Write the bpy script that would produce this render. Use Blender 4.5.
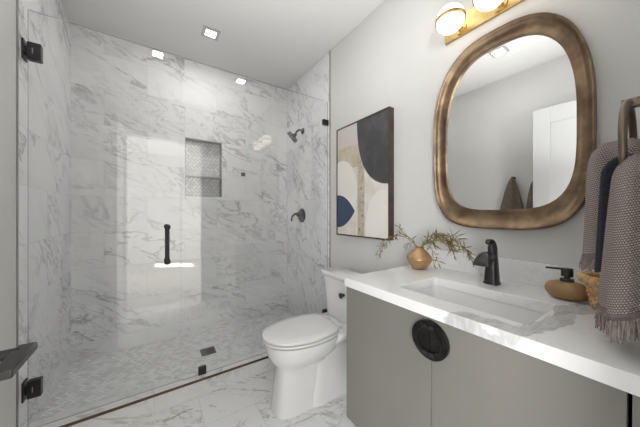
import bpy, bmesh, math, random
from mathutils import Vector, Matrix
random.seed(7)
PI = math.pi
C = bpy.context.scene.collection
for o in list(bpy.data.objects): bpy.data.objects.remove(o, do_unlink=True)

# ------------------------------------------------------------------ camera
YAW = math.atan2(166, 247.5)
cd = bpy.data.cameras.new('camera'); cam = bpy.data.objects.new('camera', cd); C.objects.link(cam)
cd.sensor_width = 36; cd.lens = 247.5/640*36; cd.clip_start = .02
cam.location = (0, 0, 1.2); cam.rotation_euler = (PI/2, 0, -YAW)
bpy.context.scene.camera = cam
# ------------------------------------------------------------------ world, exposure
vs = bpy.context.scene.view_settings
vs.view_transform = 'Standard'; vs.look = 'None'; vs.gamma = 1; vs.use_curve_mapping = False
vs.exposure = 0.24
w = bpy.data.worlds.new('world'); bpy.context.scene.world = w; w.use_nodes = True
w.node_tree.nodes['Background'].inputs[0].default_value = (.75, .86, 1, 1)
w.node_tree.nodes['Background'].inputs[1].default_value = 1.0
# ------------------------------------------------------------------ lights
P_HALL, P_DOWN, E_GLOBE, E_DOWN, P_FILL = 150, .7, 2.3, 8.0, 10
def area(name, loc, rot, sx, sy, power, col, spread=PI):
    l = bpy.data.lights.new(name, 'AREA'); l.shape = 'RECTANGLE'; l.size = sx; l.size_y = sy
    l.energy = power; l.color = col
    o = bpy.data.objects.new(name, l); C.objects.link(o); o.location = loc; o.rotation_euler = rot
    l.spread = spread
    return o
# unseen area lamps added in the bedroom behind the camera to stand for daylight
area('bedroom_daylight_fill', (-1.55, -2.2, 1.35), (0, -PI/2, 0), 1.7, 1.8, P_HALL*.8, (1, 1, 1))
area('bedroom_daylight_fill', (2.25, -2.2, 1.35), (0, PI/2, 0), 1.7, 1.8, P_HALL, (1, 1, 1))
# added fill lamp, unseen, aimed up to brighten ceiling and room
area('ceiling_fill', (.38, .70, 1.45), (PI, 0, 0), .9, 1.1, P_FILL, (1, 1, 1), 2.2)
sun = bpy.data.lights.new('sun', 'SUN'); sun.energy = 90; sun.angle = .01; sun.color = (1, .97, .92)
so_ = bpy.data.objects.new('sun', sun); C.objects.link(so_); so_.location = (4, -1, 3)
so_.rotation_euler = Vector((1, .5, .7)).to_track_quat('Z', 'Y').to_euler()
DOWN = [(.40, 2.26), (.03, 1.0), (.83, .96)]
ZC = 2.73
for x, y in DOWN:
    area('downlight_lamp', (x, y, ZC-.012), (0, 0, 0), .085, .085, P_DOWN*(5.5 if y > 2 else 1), (1, .975, .94))

# ------------------------------------------------------------------ material helpers
class NT:
    def __init__(s, name):
        s.m = bpy.data.materials.new(name); s.m.use_nodes = True
        s.t = s.m.node_tree; s.t.nodes.clear()
        s.out = s.t.nodes.new('ShaderNodeOutputMaterial')
    def n(s, typ, ins=None, **kw):
        nd = s.t.nodes.new(typ)
        for k, v in kw.items(): setattr(nd, k, v)
        for k, v in (ins or {}).items(): s.put(nd.inputs[k], v)
        return nd
    def put(s, sock, v):
        if hasattr(v, 'is_linked') or isinstance(v, bpy.types.NodeSocket): s.t.links.new(v, sock)
        else: sock.default_value = v
    def M(s, op, a, b=0.0, c=0.0, clamp=False):
        nd = s.t.nodes.new('ShaderNodeMath'); nd.operation = op; nd.use_clamp = clamp
        s.put(nd.inputs[0], a); s.put(nd.inputs[1], b)
        if op in ('MULTIPLY_ADD', 'SMOOTH_MIN', 'COMPARE', 'WRAP'): s.put(nd.inputs[2], c)
        return nd.outputs[0]
    def ramp(s, v, a, b, lo=0.0, hi=1.0, smooth=True):
        nd = s.n('ShaderNodeMapRange', {0: v, 1: a, 2: b, 3: lo, 4: hi})
        if smooth: nd.interpolation_type = 'SMOOTHSTEP'
        return nd.outputs[0]
    def mix(s, f, a, b):
        nd = s.t.nodes.new('ShaderNodeMix'); nd.data_type = 'RGBA'
        s.put(nd.inputs[0], f)
        for i, v in ((6, a), (7, b)):
            if isinstance(v, tuple): nd.inputs[i].default_value = (*v[:3], 1)
            else: s.t.links.new(v, nd.inputs[i])
        return nd.outputs[2]
    def xyz(s):
        tc = s.n('ShaderNodeTexCoord'); sp = s.n('ShaderNodeSeparateXYZ', {0: tc.outputs['Object']})
        return tc.outputs['Object'], sp.outputs
    def vec(s, a, b, c=0.0):
        nd = s.n('ShaderNodeCombineXYZ', {0: a, 1: b, 2: c}); return nd.outputs[0]
    def noise(s, v, scale, detail=4, rough=.55, dist=0.0):
        nd = s.n('ShaderNodeTexNoise', {'Vector': v, 'Scale': scale, 'Detail': detail, 'Roughness': rough, 'Distortion': dist})
        return nd.outputs[0]
    def bsdf(s, col, rough=.5, metal=0.0, spec=.5, bump=None, bs=.3, bd=.002, **kw):
        b = s.n('ShaderNodeBsdfPrincipled')
        if isinstance(col, tuple): b.inputs['Base Color'].default_value = (*col[:3], 1)
        else: s.t.links.new(col, b.inputs['Base Color'])
        s.put(b.inputs['Roughness'], rough); s.put(b.inputs['Metallic'], metal)
        b.inputs['Specular IOR Level'].default_value = spec
        for k, v in kw.items(): s.put(b.inputs[k.replace('_', ' ')], v)
        if bump is not None:
            bp = s.n('ShaderNodeBump', {'Strength': bs, 'Distance': bd, 'Height': bump})
            s.t.links.new(bp.outputs[0], b.inputs['Normal'])
        s.t.links.new(b.outputs[0], s.out.inputs[0])
        return s.m

def plain(name, col, rough=.5, metal=0.0, var=.06, scale=8, bs=0.0, bscale=60, **kw):
    t = NT(name); p, _ = t.xyz()
    f = t.noise(p, scale, 4)
    a = tuple(c*(1-var) for c in col); b = tuple(min(1, c*(1+var)) for c in col)
    c = t.mix(t.ramp(f, .3, .7), a, b)
    bump = t.noise(p, bscale, 3) if bs else None
    return t.bsdf(c, rough, metal, bump=bump, bs=bs or .1, **kw)

def marble(name, plane, tw, th, off, u0, v0, ang, base=(.83, .827, .838), vein=(.42, .42, .435), rough=.45, amp=1.0, grout=(.55, .55, .545), gw=.0012, stretch=.42, sc=1.0):
    t = NT(name); _, o = t.xyz()
    U = o['XYZ'.index(plane[0])]; V = o['XYZ'.index(plane[1])]
    if len(plane) > 2: V = t.M('ADD', V, o['XYZ'.index(plane[2])])
    if tw:
        v = t.M('SUBTRACT', V, v0); row = t.M('FLOOR', t.M('DIVIDE', v, th))
        u = t.M('ADD', t.M('SUBTRACT', U, u0), t.M('MULTIPLY', t.M('FLOORED_MODULO', row, 2), off*tw))
        colm = t.M('FLOOR', t.M('DIVIDE', u, tw))
        fu = t.M('FLOORED_MODULO', u, tw); fv = t.M('FLOORED_MODULO', v, th)
        eu = t.M('MINIMUM', fu, t.M('SUBTRACT', tw, fu)); ev = t.M('MINIMUM', fv, t.M('SUBTRACT', th, fv))
        g = t.ramp(t.M('MINIMUM', eu, ev), gw*.6, gw*1.4, 1, 0)
        wn = t.n('ShaderNodeTexWhiteNoise', {'Vector': t.vec(colm, row, .37)}, noise_dimensions='3D')
        offs = t.n('ShaderNodeVectorMath', {0: wn.outputs['Color'], 1: (9, 9, 9)}, operation='MULTIPLY').outputs[0]
    else:
        g = 0.0; offs = (0, 0, 0)
    P = t.vec(U, V, 0.0)
    R = t.n('ShaderNodeVectorRotate', {'Vector': P, 'Angle': ang}, rotation_type='Z_AXIS').outputs[0]
    S = t.n('ShaderNodeVectorMath', {0: R, 1: (stretch*sc, 1.0*sc, 1)}, operation='MULTIPLY').outputs[0]
    Q = t.n('ShaderNodeVectorMath', {0: S, 1: offs}, operation='ADD').outputs[0]
    def ridge(scale, width, dist, detail=5):
        f = t.noise(Q, scale, detail, .6, dist)
        return t.ramp(t.M('ABSOLUTE', t.M('SUBTRACT', f, .5)), 0, width, 1, 0)
    m1 = t.ramp(t.noise(Q, 1.7, 2), .42, .66)
    m2 = t.ramp(t.noise(t.n('ShaderNodeVectorMath', {0: Q, 1: (5, 3, 1)}, operation='ADD').outputs[0], 2.6, 2), .38, .62)
    a = t.M('MULTIPLY', ridge(3.2, .026, .7), m2)
    b = t.M('MULTIPLY', ridge(7.5, .035, 1.1, 4), m1)
    c = t.M('MULTIPLY', t.ramp(t.noise(Q, 2.2, 6, .65, .5), .48, .78), .32)
    s = t.M('ADD', t.M('ADD', t.M('MULTIPLY', a, .8*amp), t.M('MULTIPLY', b, .6*amp)), t.M('MULTIPLY', c, amp), clamp=True)
    colr = t.mix(s, base, vein)
    colr = t.mix(t.M('MULTIPLY', g, .75), colr, grout)
    return t.bsdf(colr, rough, spec=.2, bump=t.M('SUBTRACT', 1, g) if tw else None, bs=.25, bd=.001)

def herring(name, plane, W, n, base, vein, grout, rough=.25, rot=PI/4):
    t = NT(name); _, o = t.xyz()
    U = o['XYZ'.index(plane[0])]; V = o['XYZ'.index(plane[1])]
    R = t.n('ShaderNodeVectorRotate', {'Vector': t.vec(U, V, 0.0), 'Angle': rot}, rotation_type='Z_AXIS').outputs[0]
    sp = t.n('ShaderNodeSeparateXYZ', {0: t.n('ShaderNodeVectorMath', {0: R, 1: (1/W, 1/W, 1)}, operation='MULTIPLY').outputs[0]}).outputs
    x, y = sp[0], sp[1]
    ix = t.M('FLOOR', x); iy = t.M('FLOOR', y); fx = t.M('SUBTRACT', x, ix); fy = t.M('SUBTRACT', y, iy)
    k = t.M('FLOORED_MODULO', t.M('SUBTRACT', ix, iy), 2*n)
    hz = t.M('LESS_THAN', k, n-.5)
    kv = t.M('SUBTRACT', 2*n-1, k)
    def sel(a, b): # hz ? a : b
        return t.M('ADD', t.M('MULTIPLY', hz, a), t.M('MULTIPLY', t.M('SUBTRACT', 1, hz), b))
    along = sel(t.M('ADD', fx, k), t.M('ADD', fy, kv)); across = sel(fy, fx)
    e = t.M('MINIMUM', t.M('MINIMUM', along, t.M('SUBTRACT', n, along)), t.M('MINIMUM', across, t.M('SUBTRACT', 1, across)))
    g = t.ramp(e, .04, .13, 1, 0)
    idx = sel(t.M('SUBTRACT', ix, k), ix); idy = sel(iy, t.M('SUBTRACT', iy, kv))
    wn = t.n('ShaderNodeTexWhiteNoise', {'Vector': t.vec(idx, idy, hz)}, noise_dimensions='3D').outputs[0]
    nz = t.noise(t.vec(U, V, wn), 9, 4)
    c = t.mix(t.M('MULTIPLY', t.ramp(wn, .1, 1), .7), base, vein)
    c = t.mix(t.M('MULTIPLY', t.ramp(nz, .5, .75), .2), c, vein)
    c = t.mix(t.M('MULTIPLY', g, .8), c, grout)
    return t.bsdf(c, rough, bump=t.M('SUBTRACT', 1, g), bs=.35, bd=.001)

def glass(name, tint=(.985, .99, .988), hi=1.0):
    t = NT(name)
    geo = t.n('ShaderNodeNewGeometry')
    dt = t.n('ShaderNodeVectorMath', {0: geo.outputs['Incoming'], 1: geo.outputs['Normal']}, operation='DOT_PRODUCT').outputs['Value']
    f = t.M('POWER', t.M('SUBTRACT', 1, t.M('ABSOLUTE', dt), clamp=True), 5)
    f = t.M('ADD', t.M('MULTIPLY', f, .95), .072*hi)
    tr = t.n('ShaderNodeBsdfTransparent', {0: (*tint, 1)}); gl = t.n('ShaderNodeBsdfGlossy', {'Roughness': 0.0})
    mx = t.n('ShaderNodeMixShader', {0: f}); t.t.links.new(tr.outputs[0], mx.inputs[1]); t.t.links.new(gl.outputs[0], mx.inputs[2])
    t.t.links.new(mx.outputs[0], t.out.inputs[0]); return t.m

def emis(name, col, s):
    t = NT(name); e = t.n('ShaderNodeEmission', {0: (*col, 1), 1: s}); t.t.links.new(e.outputs[0], t.out.inputs[0]); return t.m

M = {}
M['paint'] = plain('wall_paint', (.625, .622, .605), .6, var=.012, scale=1.5, bs=.03, bscale=220)
M['ceil'] = plain('ceiling_paint', (.74, .737, .722), .8, var=.01, scale=1.5)
M['white'] = plain('white_trim_paint', (.66, .66, .66), .35, var=.01, scale=3)
M['doorpaint'] = plain('white_door_paint', (.52, .52, .52), .4, var=.01, scale=3)
M['hallfloor'] = plain('bedroom_carpet', (.5, .47, .43), .9, var=.15, scale=60, bs=.3, bscale=300)
M['tile_back'] = marble('marble_tile_back', 'XZ', .605, .305, .5, -.355, .127, .45)
M['tile_left'] = marble('marble_tile_left', 'YZ', .605, .305, .5, .75, .127, .75)
M['tile_right'] = marble('marble_tile_right', 'YZ', .605, .305, .5, 1.0, .127, -.95)
M['tile_floor'] = marble('marble_tile_floor', 'XY', .605, .30, .5, .25, .39, .55, base=(.82, .815, .81), vein=(.42, .41, .41), rough=.22, amp=1.1, sc=1.3)
M['tile_curb'] = marble('marble_curb', 'XZY', .605, 5, 0, .0, -1.0, .5, base=(.78, .775, .77), vein=(.45, .44, .44), rough=.12)
M['herr_floor'] = herring('herringbone_floor', 'XY', .0175, 3, (.86, .86, .865), (.54, .54, .545), (.48, .48, .48))
M['herr_niche'] = herring('herringbone_niche', 'XZ', .027, 2, (.80, .80, .81), (.58, .58, .59), (.30, .30, .30))
M['black'] = plain('matte_black_metal', (.045, .044, .044), .38, .6, var=.2)
M['blackp'] = plain('black_pull', (.03, .029, .028), .32, .7, var=.25, scale=30)
M['lever'] = plain('graphite_lever', (.05, .049, .048), .3, .7)
M['steel'] = plain('steel_trim', (.36, .36, .35), .3, .9)
M['bronzetrim'] = plain('brown_edge_trim', (.13, .085, .06), .4, .7)
M['drainm'] = plain('dark_drain', (.09, .085, .08), .45, .7)
M['ceramic'] = plain('white_porcelain', (.78, .78, .78), .08, var=.004, scale=2, Coat_Weight=.5)
M['seat'] = plain('white_seat_plastic', (.79, .79, .785), .2, var=.004, scale=2)
M['cab'] = plain('taupe_cabinet', (.195, .186, .170), .42, var=.04, scale=2.5)
M['cabin'] = plain('cabinet_inside', (.1, .095, .085), .7)
M['glass'] = glass('clear_glass')
def glass_edge():
    t = NT('polished_glass_edge'); d_ = t.n('ShaderNodeBsdfPrincipled', {'Base Color': (.52, .55, .54, 1), 'Roughness': .2}); tr = t.n('ShaderNodeBsdfTransparent')
    mx = t.n('ShaderNodeMixShader', {0: .7}); t.t.links.new(tr.outputs[0], mx.inputs[1]); t.t.links.new(d_.outputs[0], mx.inputs[2]); t.t.links.new(mx.outputs[0], t.out.inputs[0]); return t.m
M['gedge'] = glass_edge()
def pane(a, b, axis=1):
    bm = bm_new(); box(bm, a, b); bm.normal_update()
    for f in bm.faces:
        if abs(f.normal[axis]) < .5: f.material_index = 1
    return bm
M['brass'] = plain('brushed_brass', (.50, .36, .16), .3, 1.0, var=.08, scale=25)
M['globe'] = emis('lit_opal_globe', (1, .89, .76), E_GLOBE)
M['led'] = emis('lit_downlight', (1, .98, .95), E_DOWN)
M['vase'] = plain('golden_brown_glaze', (.36, .215, .10), .22, .2, var=.2, scale=22)
M['soap'] = plain('turned_wood', (.33, .20, .09), .4, var=.15, scale=14)
M['wick'] = plain('wicker', (.60, .38, .18), .6, var=.35, scale=60)
M['wickd'] = plain('wicker_stake', (.40, .24, .11), .7, var=.3, scale=60)
M['leaf'] = plain('olive_brown_leaf', (.20, .155, .06), .6, var=.5, scale=35)
M['stem'] = plain('brown_stem', (.13, .085, .05), .7, var=.3)
M['navy'] = plain('dark_navy_cloth', (.012, .013, .024), .95, var=.5, scale=120, bs=.6, bscale=300)
M['fringe'] = plain('fringe_yarn', (.30, .245, .23), .95, var=.25, scale=90)
M['brownt'] = plain('brown_towel', (.14, .105, .08), .95, var=.5, scale=140, bs=.8, bscale=260)
M['bronze_ring'] = plain('dull_bronze', (.16, .125, .095), .33, .85, var=.15)
def bronze_frame():
    t = NT('bronze_mirror_frame'); p, o = t.xyz()
    f = t.noise(p, 9, 5, .6, .4)
    brush = t.noise(t.n('ShaderNodeVectorMath', {0: p, 1: (6, 6, 90)}, operation='MULTIPLY').outputs[0], 3, 3)
    c = t.mix(t.ramp(f, .35, .68), (.12, .078, .047), (.30, .21, .13))
    c = t.mix(t.M('MULTIPLY', brush, .35), c, (.22, .155, .1))
    return t.bsdf(c, .36, .8, bump=t.M('ADD', f, t.M('MULTIPLY', brush, .3)), bs=.25, bd=.003)
M['frame'] = bronze_frame()
def mirror_m():
    t = NT('mirror_silver'); g = t.n('ShaderNodeBsdfGlossy', {'Color': (.93, .94, .94, 1), 'Roughness': 0.0})
    t.t.links.new(g.outputs[0], t.out.inputs[0]); return t.m
M['mirror'] = mirror_m()
def towel_m():
    t = NT('waffle_towel'); tc = t.n('ShaderNodeTexCoord'); sp = t.n('ShaderNodeSeparateXYZ', {0: tc.outputs['UV']}).outputs
    P = 200.0; u = t.M('MULTIPLY', sp[0], P); v = t.M('MULTIPLY', sp[1], P)
    # zigzag knit: small staggered bumps
    row = t.M('FLOOR', t.M('MULTIPLY', v, 1.0))
    a = t.M('ABSOLUTE', t.M('SUBTRACT', t.M('FRACT', t.M('ADD', u, t.M('MULTIPLY', row, .5))), .5))
    b = t.M('ABSOLUTE', t.M('SUBTRACT', t.M('FRACT', v), .5))
    d = t.M('ADD', a, b)
    k = t.ramp(d, .3, .68, 1, 0)
    nz = t.noise(tc.outputs['UV'], 14, 3)
    lo = t.mix(nz, (.135, .10, .095), (.19, .15, .143)); hi = t.mix(nz, (.42, .36, .345), (.56, .49, .47))
    c = t.mix(k, lo, hi)
    return t.bsdf(c, .95, bump=k, bs=.8, bd=.003, spec=.1)
M['towel'] = towel_m()
def quartz():
    t = NT('white_quartz_grey_vein'); p, o = t.xyz()
    n1 = t.n('ShaderNodeTexNoise', {'Vector': p, 'Scale': 9.0, 'Detail': 4.0})
    dsp = t.n('ShaderNodeVectorMath', {0: n1.outputs['Color'], 1: (.5, .5, .5)}, operation='SUBTRACT').outputs[0]
    sp = t.n('ShaderNodeSeparateXYZ', {0: t.n('ShaderNodeVectorMath', {0: dsp, 1: (.10, .10, 0)}, operation='MULTIPLY').outputs[0]}).outputs
    X = t.M('ADD', o[0], sp[0]); Y = t.M('ADD', o[1], sp[1])
    segs = [((.74, .425), (.79, .38), .028), ((.79, .38), (.80, .27), .034), ((.80, .27), (.90, .225), .026), ((.90, .215), (1.10, .21), .028), ((1.10, .21), (1.36, .14), .04)]
    dmin = None
    for (ax, ay), (bx, by), wd in segs:
        L2 = (bx-ax)**2+(by-ay)**2
        h = t.M('DIVIDE', t.M('ADD', t.M('MULTIPLY', t.M('SUBTRACT', X, ax), bx-ax), t.M('MULTIPLY', t.M('SUBTRACT', Y, ay), by-ay)), L2, clamp=True)
        qx = t.M('SUBTRACT', X, t.M('MULTIPLY_ADD', h, bx-ax, ax)); qy = t.M('SUBTRACT', Y, t.M('MULTIPLY_ADD', h, by-ay, ay))
        d = t.M('SUBTRACT', t.M('SQRT', t.M('ADD', t.M('MULTIPLY', qx, qx), t.M('MULTIPLY', qy, qy))), wd)
        dmin = d if dmin is None else t.M('MINIMUM', dmin, d)
    band = t.ramp(dmin, -.004, .003, 1, 0)
    st = t.n('ShaderNodeVectorMath', {0: p, 1: (8, 30, 8)}, operation='MULTIPLY').outputs[0]
    tex = t.ramp(t.noise(st, 1.5, 6, .65, .8), .35, .7)
    vc = t.mix(tex, (.60, .60, .60), (.36, .36, .37))
    edge = t.ramp(t.M('ABSOLUTE', dmin), 0, .006, 1, 0)
    vc = t.mix(t.M('MULTIPLY', edge, .4), vc, (.38, .38, .385))
    f = t.M('ABSOLUTE', t.M('SUBTRACT', t.noise(p, 2.2, 5, .6, .8), .5))
    faint = t.M('MULTIPLY', t.ramp(f, 0, .02, 1, 0), .18)
    base = t.mix(faint, (.80, .80, .80), (.55, .55, .56))
    return t.bsdf(t.mix(t.M('MULTIPLY', band, .8), base, vc), .13)
M['quartz'] = quartz()
def art():
    t = NT('abstract_print'); _, o = t.xyz()
    S = t.M('DIVIDE', t.M('SUBTRACT', 1.707, o[1]), .564); T = t.M('DIVIDE', t.M('SUBTRACT', o[2], 1.026), .90)
    p = t.vec(S, T, 0.0); nz = t.noise(p, 6, 5, .6)
    def ell(cx, cy, rx, ry, n=2.0):
        a = t.M('POWER', t.M('ABSOLUTE', t.M('DIVIDE', t.M('SUBTRACT', S, cx), rx)), n); b = t.M('POWER', t.M('ABSOLUTE', t.M('DIVIDE', t.M('SUBTRACT', T, cy), ry)), n)
        return t.ramp(t.M('ADD', a, b), .985, 1.015, 1, 0)
    c = t.mix(t.ramp(nz, .3, .7), (.60, .56, .50), (.70, .67, .62))
    # pinkish grey corner, golden block
    top = t.ramp(T, .80, .81); c = t.mix(top, c, (.55, .51, .49))
    blk = t.M('MULTIPLY', t.M('MULTIPLY', t.ramp(T, .60, .61), t.ramp(T, .80, .81, 1, 0)), t.ramp(S, .50, .51, 1, 0))
    c = t.mix(blk, c, t.mix(t.ramp(nz, .4, .6), (.46, .40, .27), (.52, .48, .38)))
    strip = t.M('MULTIPLY', t.M('MULTIPLY', t.ramp(S, .45, .46), t.ramp(S, .585, .595, 1, 0)), t.ramp(T, .80, .81, 1, 0))
    spk = t.ramp(t.noise(p, 26, 3), .55, .68)
    c = t.mix(strip, c, t.mix(spk, t.mix(t.ramp(nz, .4, .6), (.40, .36, .30), (.50, .46, .36)), (.20, .13, .05)))
    c = t.mix(ell(.10, .40, .34, .29), c, (.72, .70, .66))
    c = t.mix(ell(.90, .06, .29, .32), c, (.74, .71, .66))
    lens = t.M('SUBTRACT', t.M('MULTIPLY', t.M('SUBTRACT', 1, t.M('POWER', t.M('DIVIDE', S, .40), 2.2), clamp=True), .155), t.M('ABSOLUTE', t.M('SUBTRACT', T, .215)))
    c = t.mix(t.ramp(lens, 0, .004), c, (.035, .06, .115))
    c = t.mix(ell(1.06, 1.02, .62, .60, 2.4), c, t.mix(t.ramp(nz, .45, .7), (.048, .047, .05), (.075, .073, .075)))
    return t.bsdf(c, .55)
M['art'] = art()
M['framewood'] = plain('dark_brown_frame', (.055, .036, .028), .5, var=.2, scale=20)
M['grille'] = plain('downlight_trim', (.5, .5, .49), .4, .3)

# ------------------------------------------------------------------ mesh helpers
def bm_new(): return bmesh.new()
def box(bm, a, b, mi=0):
    x0, y0, z0 = a; x1, y1, z1 = b
    vs_ = [bm.verts.new(p) for p in ((x0,y0,z0),(x1,y0,z0),(x1,y1,z0),(x0,y1,z0),(x0,y0,z1),(x1,y0,z1),(x1,y1,z1),(x0,y1,z1))]
    for f in ((0,3,2,1),(4,5,6,7),(0,1,5,4),(1,2,6,5),(2,3,7,6),(3,0,4,7)):
        bm.faces.new([vs_[i] for i in f]).material_index = mi
    return bm
def loft(bm, rings, cap0=True, cap1=True, closed=True, uv=False):
    R = [[bm.verts.new(p) for p in r] for r in rings]; n = len(R[0])
    uvl = bm.loops.layers.uv.verify() if uv else None
    if uv:
        us = []
        for r in rings:
            s = [0]
            for i in range(1, n+1): s.append(s[-1]+(Vector(r[i % n])-Vector(r[i-1])).length)
            us.append(s)
        vv = [0]
        for i in range(1, len(rings)): vv.append(vv[-1]+(Vector(rings[i][0])-Vector(rings[i-1][0])).length)
        ref = us[len(us)//2]
    for j in range(len(R)-1):
        for i in range(n if closed else n-1):
            k = (i+1) % n
            f = bm.faces.new((R[j][i], R[j][k], R[j+1][k], R[j+1][i]))
            if uv:
                for lp, (a, b) in zip(f.loops, ((i, j), (i+1, j), (i+1, j+1), (i, j+1))):
                    lp[uvl].uv = (ref[a], vv[b])
    if cap0: bm.faces.new(R[0][::-1])
    if cap1: bm.faces.new(R[-1])
    return bm
def tube(bm, pts, r, n=10, closed=False):
    P = [Vector(p) for p in pts]; rr = r if isinstance(r, (list, tuple)) else [r]*len(P)
    rings = []; up = None; m = len(P)
    for i, p in enumerate(P):
        d = (P[(i+1) % m]-P[i-1]) if closed else (P[min(i+1, m-1)]-P[max(i-1, 0)])
        d.normalize()
        if up is None:
            up = Vector((0, 0, 1)) if abs(d.z) < .9 else Vector((1, 0, 0))
        a = (up-d*up.dot(d)); a.normalize(); up = a; b = d.cross(a)
        rings.append([p+(a*math.cos(t)+b*math.sin(t))*rr[i] for t in [2*PI*q/n for q in range(n)]])
    if closed:
        rings.append(rings[0]); loft(bm, rings, False, False); bmesh.ops.remove_doubles(bm, verts=bm.verts, dist=1e-6)
    else: loft(bm, rings)
    return bm
def lathe(bm, prof, o=(0, 0, 0), ax='Z', n=40, cap=True):
    rings = []
    for r, h in prof:
        ring = []
        for q in range(n):
            t = 2*PI*q/n; a, b = r*math.cos(t), r*math.sin(t)
            p = {'Z': (a, b, h), 'X': (h, a, b), 'Y': (a, h, b)}[ax]
            ring.append((p[0]+o[0], p[1]+o[1], p[2]+o[2]))
        rings.append(ring)
    return loft(bm, rings, cap, cap)
def smoothpath(pts, k=6):
    P = [Vector(p) for p in pts]; out = []
    for i in range(len(P)-1):
        p0, p1, p2, p3 = P[max(i-1, 0)], P[i], P[i+1], P[min(i+2, len(P)-1)]
        for q in range(k):
            t = q/k
            out.append(.5*((2*p1)+(-p0+p2)*t+(2*p0-5*p1+4*p2-p3)*t*t+(-p0+3*p1-3*p2+p3)*t**3))
    out.append(P[-1]); return out
def obj(name, bm, mat, parent=None, smooth=False, bevel=0, seg=2, auto=35, loc=None):
    bmesh.ops.recalc_face_normals(bm, faces=bm.faces)
    me = bpy.data.meshes.new(name); bm.to_mesh(me); bm.free()
    for m in (mat if isinstance(mat, (list, tuple)) else [mat]): me.materials.append(m)
    o = bpy.data.objects.new(name, me); C.objects.link(o)
    if parent: 
        o.parent = parent; o.matrix_parent_inverse = parent.matrix_basis.inverted()
    if loc: o.location = loc
    if bevel:
        b = o.modifiers.new('bevel', 'BEVEL'); b.width = bevel; b.segments = seg; b.limit_method = 'ANGLE'; b.angle_limit = math.radians(40)
        smooth = True
    if smooth:
        for p in me.polygons: p.use_smooth = True
        try: me.set_sharp_from_angle(angle=math.radians(auto))
        except Exception: pass
    return o
def tag(o, label=None, cat=None, group=None, kind=None):
    if label: o['label'] = label
    if cat: o['category'] = cat
    if group: o['group'] = group
    if kind: o['kind'] = kind
    return o
def thing(name, loc, label, cat, group=None):
    o = bpy.data.objects.new(name, None); C.objects.link(o); o.location = loc; o.empty_display_size = .05
    bpy.context.view_layer.update()
    return tag(o, label, cat, group)
def struct(name, bm, mat, parent=None, **kw):
    o = obj(name, bm, mat, parent, **kw)
    if not parent: o['kind'] = 'structure'
    return o
def B(*ab): 
    bm = bm_new()
    for a, b in ab: box(bm, a, b)
    return bm

# ------------------------------------------------------------------ the room
XL, XR, YB, YG, ZF = -.56, 1.375, 2.788, 1.915, -.05
YT = 1.87; YTL = 1.842; YR = -.05
struct('floor', B(((XL-.1, YR-.14, ZF-.1), (XR+.1, 1.866, ZF))), M['tile_floor'])
struct('floor_shower', B(((XL-.1, 1.98, -.1), (XR+.1, YB+.2, 0))), M['herr_floor'])
struct('ceiling', B(((XL-.1, YR-.14, ZC), (XR+.1, YB+.2, ZC+.1))), M['ceil'])
struct('wall_left', B(((XL-.1, YR-.14, ZF), (XL, YTL-.008, ZC))), M['paint'])
struct('wall_right', B(((XR, YR-.14, ZF), (XR+.1, YT+.004, ZC))), M['paint'])
struct('wall_shower_left', B(((XL-.1, YTL, ZF), (XL, YB+.2, ZC))), M['tile_left'])
struct('wall_shower_right', B(((XR, YT+.014, ZF), (XR+.1, YB+.2, ZC))), M['tile_right'])
# back wall round the niche
NX0, NX1, NZ0, NZ1, NZM = .256, .605, 1.375, 1.958, 1.587
struct('wall_back', B(((XL, YB, ZF), (NX0, YB+.1, ZC)), ((NX1, YB, ZF), (XR, YB+.1, ZC)), ((NX0, YB, ZF), (NX1, YB+.1, NZ0)), ((NX0, YB, NZ1), (NX1, YB+.1, ZC))), M['tile_back'])
nb = struct('wall_niche', B(((NX0-.01, YB+.09, NZ0-.01), (NX1+.01, YB+.12, NZ1+.01))), M['herr_niche'])
ns = struct('trim_1', B(((NX0, YB-.002, NZM-.012), (NX1, YB+.09, NZM))), plain('niche_shelf_stone', (.42, .415, .41), .2), bevel=.001)
nf = bm_new()
for a, b in (((NX0, YB-.003, NZ0), (NX0+.006, YB+.09, NZ1)), ((NX1-.006, YB-.003, NZ0), (NX1, YB+.09, NZ1)), ((NX0, YB-.003, NZ1-.006), (NX1, YB+.09, NZ1)), ((NX0, YB-.003, NZ0), (NX1, YB+.09, NZ0+.006))): box(nf, a, b)
struct('trim_2', nf, plain('niche_edge', (.40, .395, .39), .25))
# rear wall with the doorway the camera looks through
DX0, DX1, DZ = -.285, .56, 2.19
struct('wall_rear', B(((XL, YR-.12, ZF), (DX0, YR, ZC)), ((DX1, YR-.12, ZF), (XR, YR, ZC)), ((DX0, YR-.12, DZ), (DX1, YR, ZC))), M['paint'])
# shower curb with its metal edges
struct('trim_3', B(((XL, 1.864, ZF-.05), (XR, 1.986, .066))), M['tile_curb'], bevel=.002)
struct('trim_4', B(((XL, 1.858, .054), (XR, 1.8645, .0685))), M['bronzetrim'])
struct('trim_5', B(((XL-.005, YTL-.009, ZF), (XL+.006, YTL, ZC))), M['steel'])
struct('trim_6', B(((XR-.006, YT+.004, .045), (XR+.005, YT+.014, ZC))), M['steel'])
struct('baseboard_right', B(((XR-.014, .95, ZF), (XR, 1.85, ZF+.11))), M['white'], bevel=.003)
struct('baseboard_left', B(((XL, YR, ZF), (XL+.014, 1.832, ZF+.11))), M['white'], bevel=.003)
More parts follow.
